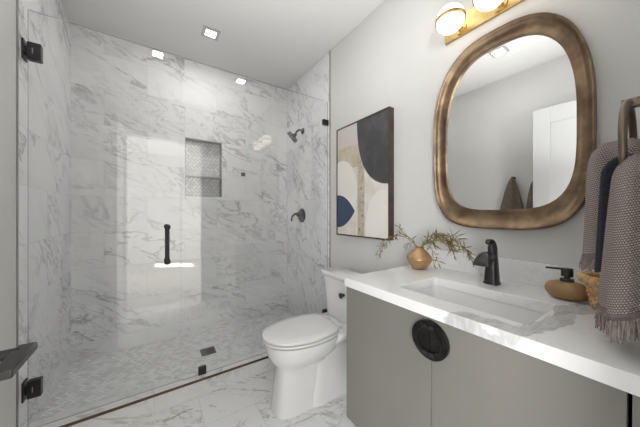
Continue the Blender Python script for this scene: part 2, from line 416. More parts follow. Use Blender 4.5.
# bedroom beyond the doorway, seen in the shower glass
BY = -3.8
struct('floor_bedroom', B(((-1.7, BY-.1, ZF-.1), (2.4, YR-.14, ZF))), M['hallfloor'])
struct('ceiling_bedroom', B(((-1.7, BY-.1, ZC), (2.4, YR-.14, ZC+.1))), M['ceil'])
struct('wall_bedroom_left', B(((-1.7, BY, ZF), (-1.6, YR-.14, ZC))), M['paint'])
WY0, WY1, WZ0, WZ1 = -2.45, -1.85, 1.0, 1.62
struct('wall_bedroom_right', B(((2.3, BY, ZF), (2.4, WY0, ZC)), ((2.3, WY1, ZF), (2.4, YR-.14, ZC)), ((2.3, WY0, ZF), (2.4, WY1, WZ0)), ((2.3, WY0, WZ1), (2.4, WY1, ZC))), M['paint'])
wf = bm_new()
for a, b in (((WY0, WZ0), (WY0+.03, WZ1)), ((WY1-.03, WZ0), (WY1, WZ1)), ((WY0+.03, WZ0), (WY1-.03, WZ0+.03)), ((WY0+.03, WZ1-.03), (WY1-.03, WZ1))): box(wf, (2.33, a[0], a[1]), (2.37, b[0], b[1]))
win = struct('added_window_1', wf, M['white'], bevel=.002)  # added window, placed so the sun lays a bright strip on the floor
struct('pane', B(((2.347, WY0+.03, WZ0+.03), (2.353, WY1-.03, WZ1-.03))), M['glass'], win)
struct('wall_bedroom_back', B(((-1.7, BY-.1, ZF), (2.4, BY, ZC))), M['paint'])
struct('wall_bedroom_front', B(((-1.6, YR-.14, ZF), (XL-.1, YR-.04, ZC)), ((XR+.1, YR-.14, ZF), (2.3, YR-.04, ZC))), M['paint'])
cas = bm_new()
for a, b in (((DX1, YR-.135, ZF), (DX1+.07, YR-.12, DZ+.07)), ((DX0-.07, YR-.135, ZF), (DX0, YR-.12, DZ+.07)), ((DX0, YR-.135, DZ), (DX1, YR-.12, DZ+.07)),
             ((DX1, YR, ZF), (DX1+.06, YR+.014, DZ+.06)), ((DX0-.06, YR, ZF), (DX0, YR+.014, DZ+.06)), ((DX0, YR, DZ), (DX1, YR+.014, DZ+.06))): box(cas, a, b)
struct('trim_7', cas, M['white'], bevel=.003)

# ------------------------------------------------------------------ open door with lever
d = bm_new()
x0, x1, y0, y1, z0, z1 = -.325, -.289, -.02, .835, ZF+.01, DZ-.01
st = .125
box(d, (x0, y0, z0), (x1, y0+st, z1)); box(d, (x0, y1-st, z0), (x1, y1, z1))
box(d, (x0, y0+st, z1-st-.02), (x1, y1-st, z1)); box(d, (x0, y0+st, z0), (x1, y1-st, z0+.2))
box(d, (x0+.01, y0+st, z0+.2), (x1-.01, y1-st, z1-st-.02))
door = struct('door_1', d, M['doorpaint'], bevel=.002)
hb = bm_new(); box(hb, (x1, .735, .895), (x1+.010, .80, .96))
hd = obj('rosette', hb, M['lever'], door, bevel=.002)
sp_ = bm_new(); lathe(sp_, [(.0105, x1+.008), (.0105, x1+.06)], (0, .768, .914), 'X', 20)
obj('spindle', sp_, M['lever'], hd, smooth=True)
lv = bm_new(); box(lv, (x1+.050, .672, .905), (x1+.079, .792, .922))
obj('lever', lv, M['lever'], hd, bevel=.003)

# ------------------------------------------------------------------ shower glass
GT = 2.26; XS = .150
dr = thing('shower_door', (XL+.02, YG, .05), 'clear frameless glass shower door with black hinges and a vertical black pull', 'shower door')
obj('glass_pane', pane((XL+.016, YG-.005, .074), (XS-.002, YG+.005, GT)), [M['glass'], M['gedge']], dr)
for zc in (2.045, .285):
    h = obj('hinge', B(((XL+.0165, YG-.017, zc-.045), (XL+.066, YG+.017, zc+.045))), M['black'], dr, bevel=.002)
    obj('wall_plate', B(((XL+.0006, YG-.028, zc-.05), (XL+.0075, YG+.028, zc+.05))), M['black'], h, bevel=.001)
    obj('barrel', B(((XL+.007, YG-.012, zc-.022), (XL+.0165, YG+.012, zc+.022))), M['black'], h, bevel=.001)
    obj('inlay', B(((XL+.034, YG-.018, zc-.014), (XL+.038, YG-.0165, zc+.014))), M['steel'], h)
hx = .072
for s, nm in ((-1, 'door_pull'), (1, 'door_pull')):
    hp = bm_new(); yy = YG+s*.045
    lathe(hp, [(.012, 0.888), (.012, 1.112)], (hx, yy, 0), 'Z', 20)
    for zc in (0.888, 1.112):
        lathe(hp, [(.006, zc-.017), (.014, zc-.013), (.018, zc-.004), (.018, zc+.004), (.014, zc+.013), (.006, zc+.017)], (hx, yy, 0), 'Z', 20)
        ys = sorted((YG+s*.0052, yy)); lathe(hp, [(.008, ys[0]), (.008, ys[1])], (hx, 0, zc), 'Y', 16)
    obj('door_pull', hp, M['black'], dr, smooth=True)
pn = thing('shower_screen', (.75, YG, .05), 'fixed clear glass shower panel held by small black clamps', 'glass panel')
obj('glass_pane', pane((XS+.002, YG-.005, .069), (XR-.004, YG+.005, GT)), [M['glass'], M['gedge']], pn)
for a, b in (((.258, YG-.013, .0665), (.308, YG+.013, .120)), ((XR-.06, YG-.013, 2.035), (XR-.0006, YG+.013, 2.085)), ((XR-.06, YG-.013, .245), (XR-.0006, YG+.013, .295))):
    obj('glass_clamp', B((a, b)), M['black'], pn, bevel=.002)

# shower drain
dn = thing('shower_drain', (.39, 2.33, 0), 'small square dark floor drain in the herringbone shower floor', 'drain')
db = bm_new(); DW = .058
for i in range(4):
    a = [(.39-DW, 2.33-DW, 0.0005), (.39+DW, 2.33-DW+.008, .006)]
box(db, (.39-DW, 2.33-DW, .0005), (.39+DW, 2.33-DW+.008, .005)); box(db, (.39-DW, 2.33+DW-.008, .0005), (.39+DW, 2.33+DW, .005))
box(db, (.39-DW, 2.33-DW, .0005), (.39-DW+.008, 2.33+DW, .005)); box(db, (.39+DW-.008, 2.33-DW, .0005), (.39+DW, 2.33+DW, .005))
obj('drain_frame', db, M['drainm'], dn)
gb = bm_new()
for i in range(9):
    yy = 2.33-DW+.012+i*.0115
    box(gb, (.39-DW+.008, yy, .001), (.39+DW-.008, yy+.006, .0042))
for i in range(4):
    xx = .39-.036+i*.024; box(gb, (xx-.002, 2.33-DW+.008, .001), (xx+.002, 2.33+DW-.008, .004))
obj('drain_grate', gb, M['drainm'], dn)

# shower head
sh = thing('wall_shower', (XR, 2.39, 2.11), 'black round shower head on a short arm from the marble wall', 'shower')
fb = bm_new(); lathe(fb, [(.034, XR-.0006), (.034, XR-.006), (.020, XR-.016)], (0, 2.39, 2.115), 'X', 28); obj('wall_flange', fb, M['black'], sh, smooth=True)
ab = bm_new(); tube(ab, smoothpath([(XR-.01, 2.39, 2.115), (XR-.045, 2.388, 2.12), (XR-.08, 2.385, 2.095), (XR-.10, 2.38, 2.06)], 5), .0105, 12); obj('arm', ab, M['black'], sh, smooth=True)
hb = bm_new()
lathe(hb, [(.012, .012), (.018, -.002), (.020, -.015), (.060, -.022), (.067, -.027), (.067, -.062), (.063, -.065), (.0, -.062)][:-1]+[(.01, -.065)], (0, 0, 0), 'Z', 36)
def V0(x, y, z): return Vector((-x, -y, -z)).to_track_quat('Z', 'Y').to_matrix().to_4x4()
hd2 = Matrix.Translation((XR-.10, 2.38, 2.058)) @ V0(-.593, .534, -.61)
bmesh.ops.transform(hb, matrix=hd2, verts=hb.verts); obj('spray_head', hb, M['black'], sh, smooth=True)
# valve
va = thing('shower_valve', (XR, 2.412, 1.178), 'round black shower valve plate with a curved lever handle', 'shower valve')
vb = bm_new(); lathe(vb, [(.080, XR-.0006), (.080, XR-.004), (.070, XR-.012), (.03, XR-.014)], (0, 2.412, 1.178), 'X', 40); obj('wall_plate', vb, M['black'], va, smooth=True)
vb = bm_new(); lathe(vb, [(.030, XR-.012), (.026, XR-.055), (.020, XR-.066), (.004, XR-.068)], (0, 2.412, 1.19), 'X', 28); obj('hub', vb, M['black'], va, smooth=True)
vb = bm_new(); tube(vb, smoothpath([(XR-.05, 2.412, 1.195), (XR-.085, 2.42, 1.192), (XR-.112, 2.43, 1.165), (XR-.12, 2.435, 1.115)], 5), [.014]*6+[.012]*5+[.010]*5, 12); obj('lever', vb, M['black'], va, smooth=True)
# square spray / hook on the back wall
hk = thing('wall_hook', (.829, YB, 1.638), 'tiny square black hook on the marble back wall of the shower', 'hook')
obj('plate', B(((.808, YB-.006, 1.617), (.850, YB-.0006, 1.659))), M['black'], hk, bevel=.002)
obj('peg', B(((.820, YB-.034, 1.629), (.838, YB-.006, 1.647)), ((.815, YB-.040, 1.624), (.843, YB-.034, 1.652))), M['black'], hk, bevel=.002)

# ------------------------------------------------------------------ downlights
names = ['square recessed ceiling light above the shower', 'square recessed ceiling light in front of the shower, nearer the open door', 'square recessed ceiling light in front of the shower, nearer the mirror wall']
for (x, y), lb in zip(DOWN, names):
    t = thing('recessed_light', (x, y, ZC), lb, 'ceiling light', 'recessed ceiling lights')
    f = bm_new(); a, b = .066, .040
    for p, q in (((x-a, y-a), (x+a, y-b)), ((x-a, y+b), (x+a, y+a)), ((x-a, y-b), (x-b, y+b)), ((x+b, y-b), (x+a, y+b))):
        box(f, (p[0], p[1], ZC-.006), (q[0], q[1], ZC-.0005))
    obj('trim_ring', f, M['grille'], t)
    obj('diffuser', B(((x-b, y-b, ZC-.0035), (x+b, y+b, ZC-.0005))), M['led'], t)

# ------------------------------------------------------------------ toilet
YC = 1.452
def TP(f, wv, h): return (XR-.018-f, YC+wv, ZF+h)
def egg(f0, f1, hw, h, n=48, e=2.2, back=.0, peak=.45):
    tp = .24 if back > 3 else 0
    """outline; f0 back, f1 front; widest at peak fraction"""
    fm = f0+(f1-f0)*peak; out = []
    for i in range(n):
        t = 2*PI*i/n; c, s = math.cos(t), math.sin(t)
        ee = e if c > 0 else e+back
        r = (abs(c)**ee+abs(s)**ee)**(-1/ee)
        c *= r; s *= r
        f = fm+(f1-fm)*c if c > 0 else fm+(fm-f0)*c
        out.append(TP(f, hw*s*(1-tp*c*c if c < 0 else 1), h))
    return out
wc = thing('toilet', (XR-.4, YC, ZF), 'white skirted toilet with closed lid and tall tank beside the vanity', 'toilet')
pb = bm_new()
loft(pb, [egg(.36, .740, .104, 0, e=3.3, peak=.5), egg(.36, .740, .103, .012, e=3.3, peak=.5), egg(.36, .728, .098, .08, e=3.3, peak=.5), egg(.36, .716, .098, .17, e=3.8, peak=.5), egg(.35, .712, .098, .26, e=3.0, peak=.5),
          egg(.32, .728, .122, .30, e=2.5, peak=.5), egg(.27, .757, .156, .335, e=2.25, peak=.5), egg(.23, .775, .178, .38, e=2.15, peak=.5), egg(.21, .785, .185, .42, e=2.15, peak=.5), egg(.21, .785, .184, .438, e=2.15, peak=.5), egg(.22, .775, .174, .441, e=2.15, peak=.5)])
obj('bowl', pb, M['ceramic'], wc, smooth=True, auto=60)
sk = bm_new()
def rr(f0, f1, hw, h, e=8): return egg(f0, f1, hw, h, e=e, peak=.5)
loft(sk, [rr(.07, .52, .120, 0), rr(.07, .52, .116, .03), rr(.06, .50, .106, .15), rr(.05, .49, .104, .28), rr(.04, .47, .120, .34), rr(.03, .42, .165, .395), rr(.02, .36, .19, .425), rr(.02, .34, .192, .444), rr(.025, .335, .186, .45)])
obj('skirt', sk, M['ceramic'], wc, smooth=True, auto=60)
tk = bm_new()
loft(tk, [rr(.06, .17, .16, .448, 7), rr(.03, .205, .188, .452, 7), rr(.025, .212, .192, .50, 8), rr(.022, .220, .212, .70, 9), rr(.022, .222, .222, .755, 9)])
obj('tank', tk, M['ceramic'], wc, smooth=True, auto=50)
tl = bm_new()
loft(tl, [rr(.022, .222, .230, .7555, 9), rr(.018, .232, .243, .762, 9), rr(.015, .238, .249, .78, 9), rr(.015, .238, .249, .787, 9), rr(.022, .230, .242, .793, 9)])
obj('tank_lid', tl, M['ceramic'], wc, smooth=True, auto=50)
se = bm_new()
loft(se, [egg(.31, .775, .168, .443, e=2.15, back=3.5, peak=.42), egg(.295, .795, .189, .452, e=2.15, back=3.5, peak=.42), egg(.295, .795, .189, .461, e=2.15, back=3.5, peak=.42), egg(.30, .79, .185, .463, e=2.15, back=3.5, peak=.42)])
obj('seat', se, M['seat'], wc, smooth=True, auto=50)
li = bm_new()
loft(li, [egg(.318, .775, .168, .467, e=2.15, back=5, peak=.42), egg(.302, .796, .188, .473, e=2.15, back=5, peak=.42), egg(.302, .796, .188, .482, e=2.15, back=5, peak=.42), egg(.308, .788, .182, .487, e=2.15, back=5, peak=.42), egg(.34, .73, .13, .492, e=2.15, back=4, peak=.42)])
obj('lid', li, M['seat'], wc, smooth=True, auto=50)
for s in (-1, 1):
    hgb = bm_new(); lathe(hgb, [(.013, YC+s*.075-.03), (.013, YC+s*.075+.03)], (XR-.29, 0, ZF+.462), 'Y', 16)
    obj('seat_hinge', hgb, M['seat'], wc, smooth=True)
kb = bm_new(); kx = XR-.239
lathe(kb, [(.011, kx), (.011, kx-.022), (.019, kx-.024), (.021, kx-.032), (.012, kx-.037)], (0, 1.385, .612), 'X', 24)
obj('flush_knob', kb, M['black'], wc, smooth=True)

# ------------------------------------------------------------------ vanity
VZ0, VZ1, CT = .215, .8498, .890
VF = .776; VY0, VY1 = -.045, .926
vn = thing('vanity_cabinet', (1.08, .43, VZ0), 'wall-hung taupe bathroom vanity with flat doors and a round black pull', 'cabinet')
cb = bm_new(); T_ = .018
box(cb, (VF+.02, VY0, VZ0), (XR-.001, VY0+T_, VZ1)); box(cb, (VF+.02, VY1-T_, VZ0), (XR-.001, VY1, VZ1))
box(cb, (VF+.02, VY0+T_, VZ0), (XR-.001, VY1-T_, VZ0+T_)); box(cb, (XR-.02, VY0+T_, VZ0+T_), (XR-.001, VY1-T_, VZ1))
obj('carcass', cb, M['cab'], vn)
G = .0012; ym = .485
for i, (a, b) in enumerate(((ym+G, VY1), (.068, ym-G))):
    dd = obj('door', B(((VF, a, VZ0), (VF+.019, b, VZ1-.002))), M['cab'], vn, bevel=.0012)
    # half of the round pull, sitting on this door
    cz, r = .776, .064; s = 1 if i == 0 else -1
    hb = bm_new()
    def half(r0, r1, xa, xb):
        N = 24; prof = []
        for q in range(N+1):
            t = -PI/2+PI*q/N; prof.append((s*math.cos(t), math.sin(t)))
        g = .0007*s+ym
        rings = []
        for c, sn in prof:
            if r0 > 0: rings.append([(xa, g+c*r0, cz+sn*r0), (xa, g+c*r1, cz+sn*r1), (xb, g+c*r1, cz+sn*r1), (xb, g+c*r0, cz+sn*r0)])
        if r0 > 0: loft(hb, rings)
        else: loft(hb, [[(xa, g+c*r1, cz+sn*r1) for c, sn in prof], [(xb, g+c*r1, cz+sn*r1) for c, sn in prof]])
    half(0, r*.80, VF-.0055, VF-.0003); half(r*.72, r, VF-.013, VF-.0003); half(r*.66, r*.72, VF-.017, VF-.0053)
    pl = obj('pull', hb, M['blackp'], dd, smooth=True, auto=40)
    for sg in (-1, 1):
        nb_ = bm_new()
        box(nb_, (VF-.0185, ym+s*.012-(.010), cz+sg*r*.70-.006), (VF-.010, ym+s*.012+.010, cz+sg*r*.70+.006))
        obj('grip', nb_, M['black'], pl)
obj('drawer_front', B(((VF, VY0, VZ0), (VF+.019, .062, VZ1-.002))), M['cab'], vn, bevel=.0012)

# countertop with cut-out
CX0, CY0, CY1 = .768, YR+.001, .933
SX0, SX1, SY0, SY1 = .862, 1.135, .250, .690
ctp = thing('countertop', (1.07, .44, CT), 'white quartz vanity countertop with bold grey vein and low backsplash', 'countertop')
sb = bm_new()
def rrect(x0, x1, y0, y1, r, z, k=6):
    out = []
    for cx, cy, a0 in ((x1-r, y1-r, 0), (x0+r, y1-r, PI/2), (x0+r, y0+r, PI), (x1-r, y0+r, 1.5*PI)):
        for q in range(k+1):
            t = a0+PI/2*q/k; out.append((cx+r*math.cos(t), cy+r*math.sin(t), z))
    return out
def holed(bm, outer, inner, z0, z1):
    for z, fl in ((z1, False), (z0, True)):
        pass
    n = len(inner[0])
    loft(bm, [outer[0], outer[1], inner[1], inner[0], outer[0]], False, False)
    bmesh.ops.remove_doubles(bm, verts=bm.verts, dist=1e-6)
holed(sb, (rrect(CX0, XR-.0005, CY0, CY1, .003, CT-.040), rrect(CX0, XR-.0005, CY0, CY1, .003, CT)), (rrect(SX0, SX1, SY0, SY1, .018, CT-.040), rrect(SX0, SX1, SY0, SY1, .018, CT)), 0, 0)
obj('slab', sb, M['quartz'], ctp, bevel=.002)
obj('backsplash', B(((XR-.02, CY0, CT+.0002), (XR-.0005, .915, CT+.1))), M['quartz'], ctp, bevel=.002)
# sink
sk_ = thing('sink', (1.0, .47, .75), 'white rectangular undermount sink below the faucet', 'sink')
bb = bm_new(); o_ = .012
loft(bb, [rrect(SX0-o_-.012, SX1+o_+.012, SY0-o_-.012, SY1+o_+.012, .03, CT-.0405), rrect(SX0-.004, SX1+.004, SY0-.004, SY1+.004, .022, CT-.0405), rrect(SX0+.002, SX1-.002, SY0+.002, SY1-.002, .028, CT-.10),
          rrect(SX0+.012, SX1-.012, SY0+.012, SY1-.012, .035, CT-.155), rrect(SX0+.04, SX1-.04, SY0+.04, SY1-.04, .03, CT-.17), rrect(.99, 1.01, .465, .485, .0099, CT-.176)], False, True)
loft(bb, [rrect(SX0-o_-.012, SX1+o_+.012, SY0-o_-.012, SY1+o_+.012, .03, CT-.0405), rrect(SX0-.01, SX1+.01, SY0-.01, SY1+.01, .03, CT-.06), rrect(SX0-.005, SX1+.005, SY0-.005, SY1+.005, .03, CT-.165), rrect(SX0+.03, SX1-.03, SY0+.03, SY1-.03, .03, CT-.185)], False, True)
bmesh.ops.remove_doubles(bb, verts=bb.verts, dist=1e-6)
obj('basin', bb, M['ceramic'], sk_, smooth=True, auto=50)
b_ = bm_new(); lathe(b_, [(.024, CT-.1755), (.024, CT-.172), (.018, CT-.170), (.002, CT-.1695)], (1.0, .475, 0), 'Z', 28); obj('drain', b_, M['black'], sk_, smooth=True)

# ------------------------------------------------------------------ faucet
FX, FY = 1.245, .487
fa = thing('faucet', (FX, FY, CT), 'matte black single-lever faucet with an arched spout behind the sink', 'faucet')
def sec(cx, z, hx_, hy_, e=3.2, n=24):
    out = []
    for i in range(n):
        t = 2*PI*i/n; c, s = math.cos(t), math.sin(t); r = (abs(c)**e+abs(s)**e)**(-1/e)
        out.append((FX+cx+hx_*c*r, FY+hy_*s*r, CT+z))
    return out
fb = bm_new()
loft(fb, [sec(0, .0006, .031, .030), sec(0, .006, .031, .030), sec(0, .010, .028, .027), sec(0, .05, .0255, .0245), sec(.001, .10, .0225, .021), sec(.002, .135, .020, .018, 2.6), sec(.002, .150, .016, .014, 2.2)])
obj('body', fb, M['black'], fa, smooth=True, auto=50)
def secs(path, wid, thk, y0=FY, n=16, e=2.6):
    P = smoothpath(path, 4); m = len(P); rings = []
    for i, p in enumerate(P):
        dv = (P[min(i+1, m-1)]-P[max(i-1, 0)]).normalized(); nv = Vector((-dv.z, 0, dv.x))
        f = i/(m-1)*(len(wid)-1); a = min(int(f), len(wid)-2); q = f-a
        W_ = wid[a]*(1-q)+wid[a+1]*q; T2 = thk[a]*(1-q)+thk[a+1]*q
        r_ = []
        for k in range(n):
            t = 2*PI*k/n; c, s = math.cos(t), math.sin(t); rr_ = (abs(c)**e+abs(s)**e)**(-1/e)
            r_.append(p+nv*(T2*s*rr_)+Vector((0, W_*c*rr_, 0)))
        rings.append(r_)
    return rings
fb = bm_new()
loft(fb, secs([(FX+.005, 0, CT+.085), (FX-.012, 0, CT+.115), (FX-.040, 0, CT+.130), (FX-.073, 0, CT+.127), (FX-.100, 0, CT+.108), (FX-.110, 0, CT+.090)], [.016, .018, .021, .025, .029, .031], [.020, .018, .014, .010, .006, .0035]))
for r in fb.verts: r.co.y += FY
sp2 = obj('spout', fb, M['black'], fa, smooth=True, auto=60)
fb = bm_new()
loft(fb, secs([(FX+.014, 0, CT+.10), (FX+.020, 0, CT+.135), (FX+.014, 0, CT+.168), (FX-.004, 0, CT+.188), (FX-.028, 0, CT+.193), (FX-.040, 0, CT+.186), (FX-.038, 0, CT+.178)], [.014, .014, .013, .012, .011, .010, .009], [.012, .011, .009, .007, .005, .005, .004]))
for r in fb.verts: r.co.y += FY
obj('lever', fb, M['black'], fa, smooth=True, auto=60)
fb = bm_new(); loft(fb, [sec(-.002, .146, .017, .015, 2), sec(-.003, .16, .017, .015, 2), sec(-.001, .178, .012, .011, 2), sec(.0, .184, .004, .004, 2)]); obj('lever_cap', fb, M['black'], fa, smooth=True, auto=60)

# ------------------------------------------------------------------ soap dispenser
so = thing('soap_dispenser', (1.242, .246, CT), 'pebble-shaped brown soap dispenser with a black pump on the countertop', 'soap dispenser')
sx, sy = 1.242, .246
b_ = bm_new(); rings = []
for i in range(1, 24):
    t = PI*i/24; z = CT+.0325-.0325*math.cos(t)*1.0; q = math.sin(t)**.58
    rings.append([(sx+.042*q*math.cos(a), sy+.062*q*math.sin(a), z) for a in [2*PI*k/40 for k in range(40)]])
loft(b_, rings); obj('bottle', b_, M['soap'], so, smooth=True, auto=80)
b_ = bm_new(); lathe(b_, [(.019, CT+.062), (.019, CT+.074)], (sx, sy, 0), 'Z', 24); obj('collar', b_, M['black'], so, smooth=True)
b_ = bm_new(); lathe(b_, [(.008, CT+.074), (.008, CT+.084)], (sx, sy, 0), 'Z', 20); lathe(b_, [(.0165, CT+.083), (.0165, CT+.112)], (sx, sy, 0), 'Z', 24)
box(b_, (sx-.055, sy-.004+.02, CT+.105), (sx, sy+.006+.02, CT+.112)) if False else None
dirv = Vector((-.35, .93, 0)).normalized(); pv = Vector((-dirv.y, dirv.x, 0))
c0 = Vector((sx, sy, CT+.1085)); rings = []
for q, w_, h_ in ((0, .007, .0035), (.045, .005, .003), (.058, .0045, .0028)):
    c = c0+dirv*q; rings.append([c+pv*w_+Vector((0, 0, h_)), c-pv*w_+Vector((0, 0, h_)), c-pv*w_-Vector((0, 0, h_)), c+pv*w_-Vector((0, 0, h_))])
loft(b_, rings); obj('pump', b_, M['black'], so, smooth=True)

# ------------------------------------------------------------------ vase and branches
vx, vy = 1.235, .843
vz = thing('vase', (vx, vy, CT), 'small squat golden-brown faceted vase holding branches at the countertop end', 'vase')
b_ = bm_new(); rings = []
prof = [(.026, 0), (.034, .004), (.050, .028), (.062, .052), (.060, .064), (.040, .090), (.026, .102), (.024, .108), (.027, .112), (.022, .112), (.019, .106), (.03, .08), (.045, .06), (.02, .03)]
for r, h in [(a_*1.1, b__*1.08) for a_, b__ in prof]:
    rings.append([(vx+r*(1+.03*math.cos(4*a))*math.cos(a), vy+r*(1+.03*math.cos(4*a))*math.sin(a), CT+.0004+h) for a in [2*PI*k/32 for k in range(32)]])
loft(b_, rings); obj('vessel', b_, M['vase'], vz, smooth=True, auto=28)
def leaf(bm, p, dv, L, W_, rnd):
    dv = dv.normalized(); side = dv.cross(Vector((rnd.uniform(-1, 1), rnd.uniform(-1, 1), rnd.uniform(.2, 1)))).normalized(); nr = dv.cross(side)
    bend = nr*rnd.uniform(-.3, .3)*L
    st = [(0, .12), (.25, .8), (.55, 1), (.8, .6), (1, .05)]; top = []; bot = []
    rings = []
    for q, ww in st:
        c = p+dv*(L*q)+bend*q*q; rings.append([c+side*W_*ww, c+nr*.0006, c-side*W_*ww, c-nr*.0006])
    loft(bm, rings)
def branch(pts, label, seed, nl=11, r=.0016, twigs=3):
    nl = int(nl*1.05)
    rnd = random.Random(seed)
    br = thing('olive_branch', tuple(pts[0]), label, 'branch', 'olive-brown branches in the vase')
    sb_ = bm_new(); lf = bm_new(); P = smoothpath(pts, 6)
    tube(sb_, P, [r*(1-.6*i/len(P)) for i in range(len(P))], 6)
    paths = [P]
    for k in range(twigs):
        i = int(len(P)*(.35+.5*k/max(1, twigs))); b0 = P[i]; dv = (P[min(i+2, len(P)-1)]-P[i-1]).normalized()
        sdv = (dv+Vector((rnd.uniform(-.7, .3), rnd.uniform(-.5, .5), rnd.uniform(-.9, .6)))).normalized(); L = rnd.uniform(.05, .09)
        tw = smoothpath([b0, b0+sdv*L*.5+Vector((0, 0, .004)), b0+sdv*L+Vector((0, 0, -.012))], 4); tube(sb_, tw, r*.5, 5); paths.append(tw)
    for Q in paths:
        m = len(Q); cnt = nl if Q is P else nl//2
        for k in range(cnt):
            f = .25+.75*(k+.5)/cnt if Q is P else (k+.5)/cnt
            i = min(int(f*(m-1)), m-2); p = Q[i]; dv = (Q[i+1]-Q[i]).normalized()
            for sgn in (-1, 1):
                rv = Vector((rnd.uniform(-1, 1), rnd.uniform(-1, 1), rnd.uniform(-1, .9)))
                leaf(lf, p, dv*.8+rv*.95, rnd.uniform(.028, .052), rnd.uniform(.0022, .0036), rnd)
        leaf(lf, Q[-1], Q[-1]-Q[-2], .03, .003, rnd)
    for v in list(sb_.verts)+list(lf.verts): v.co.x = min(v.co.x, XR-.004)
    obj('stem', sb_, M['stem'], br, smooth=True); f_ = obj('leaves', lf, M['leaf'], br, smooth=True); f_['kind'] = 'stuff'
V = Vector
mz = CT+.108
branch([V((vx, vy, mz-.03)), V((vx, vy+.03, mz+.035)), V((vx-.01, vy+.10, mz+.075)), V((vx-.02, vy+.18, mz+.05)), V((vx-.02, vy+.25, mz-.02)), V((vx-.02, vy+.285, mz-.075))], 'olive-brown branch arching left out of the vase past the counter end', 1, 10)
branch([V((vx, vy, mz-.03)), V((vx-.005, vy+.025, mz+.03)), V((vx-.03, vy+.08, mz+.09)), V((vx-.03, vy+.12, mz+.12))], 'short olive-brown branch pointing up left of the vase, below the picture', 2, 6, twigs=1)
branch([V((vx, vy, mz-.03)), V((vx+.0, vy-.03, mz+.05)), V((vx, vy-.10, mz+.095)), V((vx-.01, vy-.18, mz+.085)), V((vx-.02, vy-.26, mz+.03)), V((vx-.03, vy-.30, mz-.03))], 'longest olive-brown branch arching right from the vase towards the faucet', 3, 16, twigs=4)
branch([V((vx, vy, mz-.03)), V((vx+.01, vy-.025, mz+.03)), V((vx+.01, vy-.09, mz+.06)), V((vx+.0, vy-.16, mz+.06)), V((vx-.04, vy-.21, mz+.02))], 'bushy middle olive-brown branch right of the vase', 4, 14, twigs=4)
branch([V((vx, vy, mz-.03)), V((vx-.01, vy-.02, mz+.02)), V((vx-.01, vy-.06, mz+.03)), V((vx-.01, vy-.10, mz-.01)), V((vx-.01, vy-.12, mz-.055))], 'short olive-brown branch drooping just right of the vase', 5, 8, twigs=2)

# ------------------------------------------------------------------ wicker basket
bx, by = 1.225, .112
bk = thing('wicker_basket', (bx, by, CT), 'small round honey-coloured wicker basket on the counter behind the hanging towel', 'basket')
b_ = bm_new(); H_ = .100
def brad(h): return .068+.020*(h/H_)
NS = 26
for k in range(14):
    h = .004+k*.0068; pts = []
    for q in range(NS*4):
        a = 2*PI*q/(NS*4); r = brad(h)+.0022*math.sin(NS/2*a+(PI if k % 2 else 0)); pts.append((bx+r*math.cos(a), by+r*math.sin(a), CT+h+.0005))
    t_ = bm_new(); tube(t_, pts, .0036, 6, True)
    me = bpy.data.meshes.new('tmp'); t_.to_mesh(me); t_.free(); b_.from_mesh(me); bpy.data.meshes.remove(me)
obj('weave', b_, M['wick'], bk, smooth=True, auto=80)
b_ = bm_new()
for q in range(NS):
    a = 2*PI*(q+.5)/NS; tube(b_, [(bx+brad(h)*math.cos(a), by+brad(h)*math.sin(a), CT+h) for h in (.002, .05, .097)], .0024, 6)
obj('stakes', b_, M['wickd'], bk, smooth=True)
b_ = bm_new(); lathe(b_, [(.002, CT+.0006), (.066, CT+.0006), (.066, CT+.004), (.002, CT+.004)], (bx, by, 0), 'Z', 30); obj('base', b_, M['wickd'], bk)
b_ = bm_new()
for k in range(3):
    pts = []
    for q in range(120):
        a = 2*PI*q/120; ph = 20*a+k*2*PI/3
        r = .093+.006*math.cos(ph); pts.append((bx+r*math.cos(a), by+r*math.sin(a), CT+H_-.004+.009*math.sin(ph)))
    t_ = bm_new(); tube(t_, pts, .0062, 7, True)
    me = bpy.data.meshes.new('tmp'); t_.to_mesh(me); t_.free(); b_.from_mesh(me); bpy.data.meshes.remove(me)
obj('rim', b_, M['wick'], bk, smooth=True, auto=80)

# ------------------------------------------------------------------ picture
pc = thing('framed_picture', (XR, 1.445, 1.01), 'abstract print of dark grey, navy and cream shapes in a thin dark brown frame', 'picture')
PX = 1.325; PY0, PY1, PZ0, PZ1 = 1.133, 1.717, 1.016, 1.928
f = bm_new(); q = .010
box(f, (PX, PY0, PZ0), (XR-.001, PY0+q, PZ1)); box(f, (PX, PY1-q, PZ0), (XR-.001, PY1, PZ1)); box(f, (PX, PY0+q, PZ0), (XR-.001, PY1-q, PZ0+q)); box(f, (PX, PY0+q, PZ1-q), (XR-.001, PY1-q, PZ1))
obj('frame', f, M['framewood'], pc)
obj('print', B(((PX+.004, PY0+q, PZ0+q), (XR-.008, PY1-q, PZ1-q))), M['art'], pc)

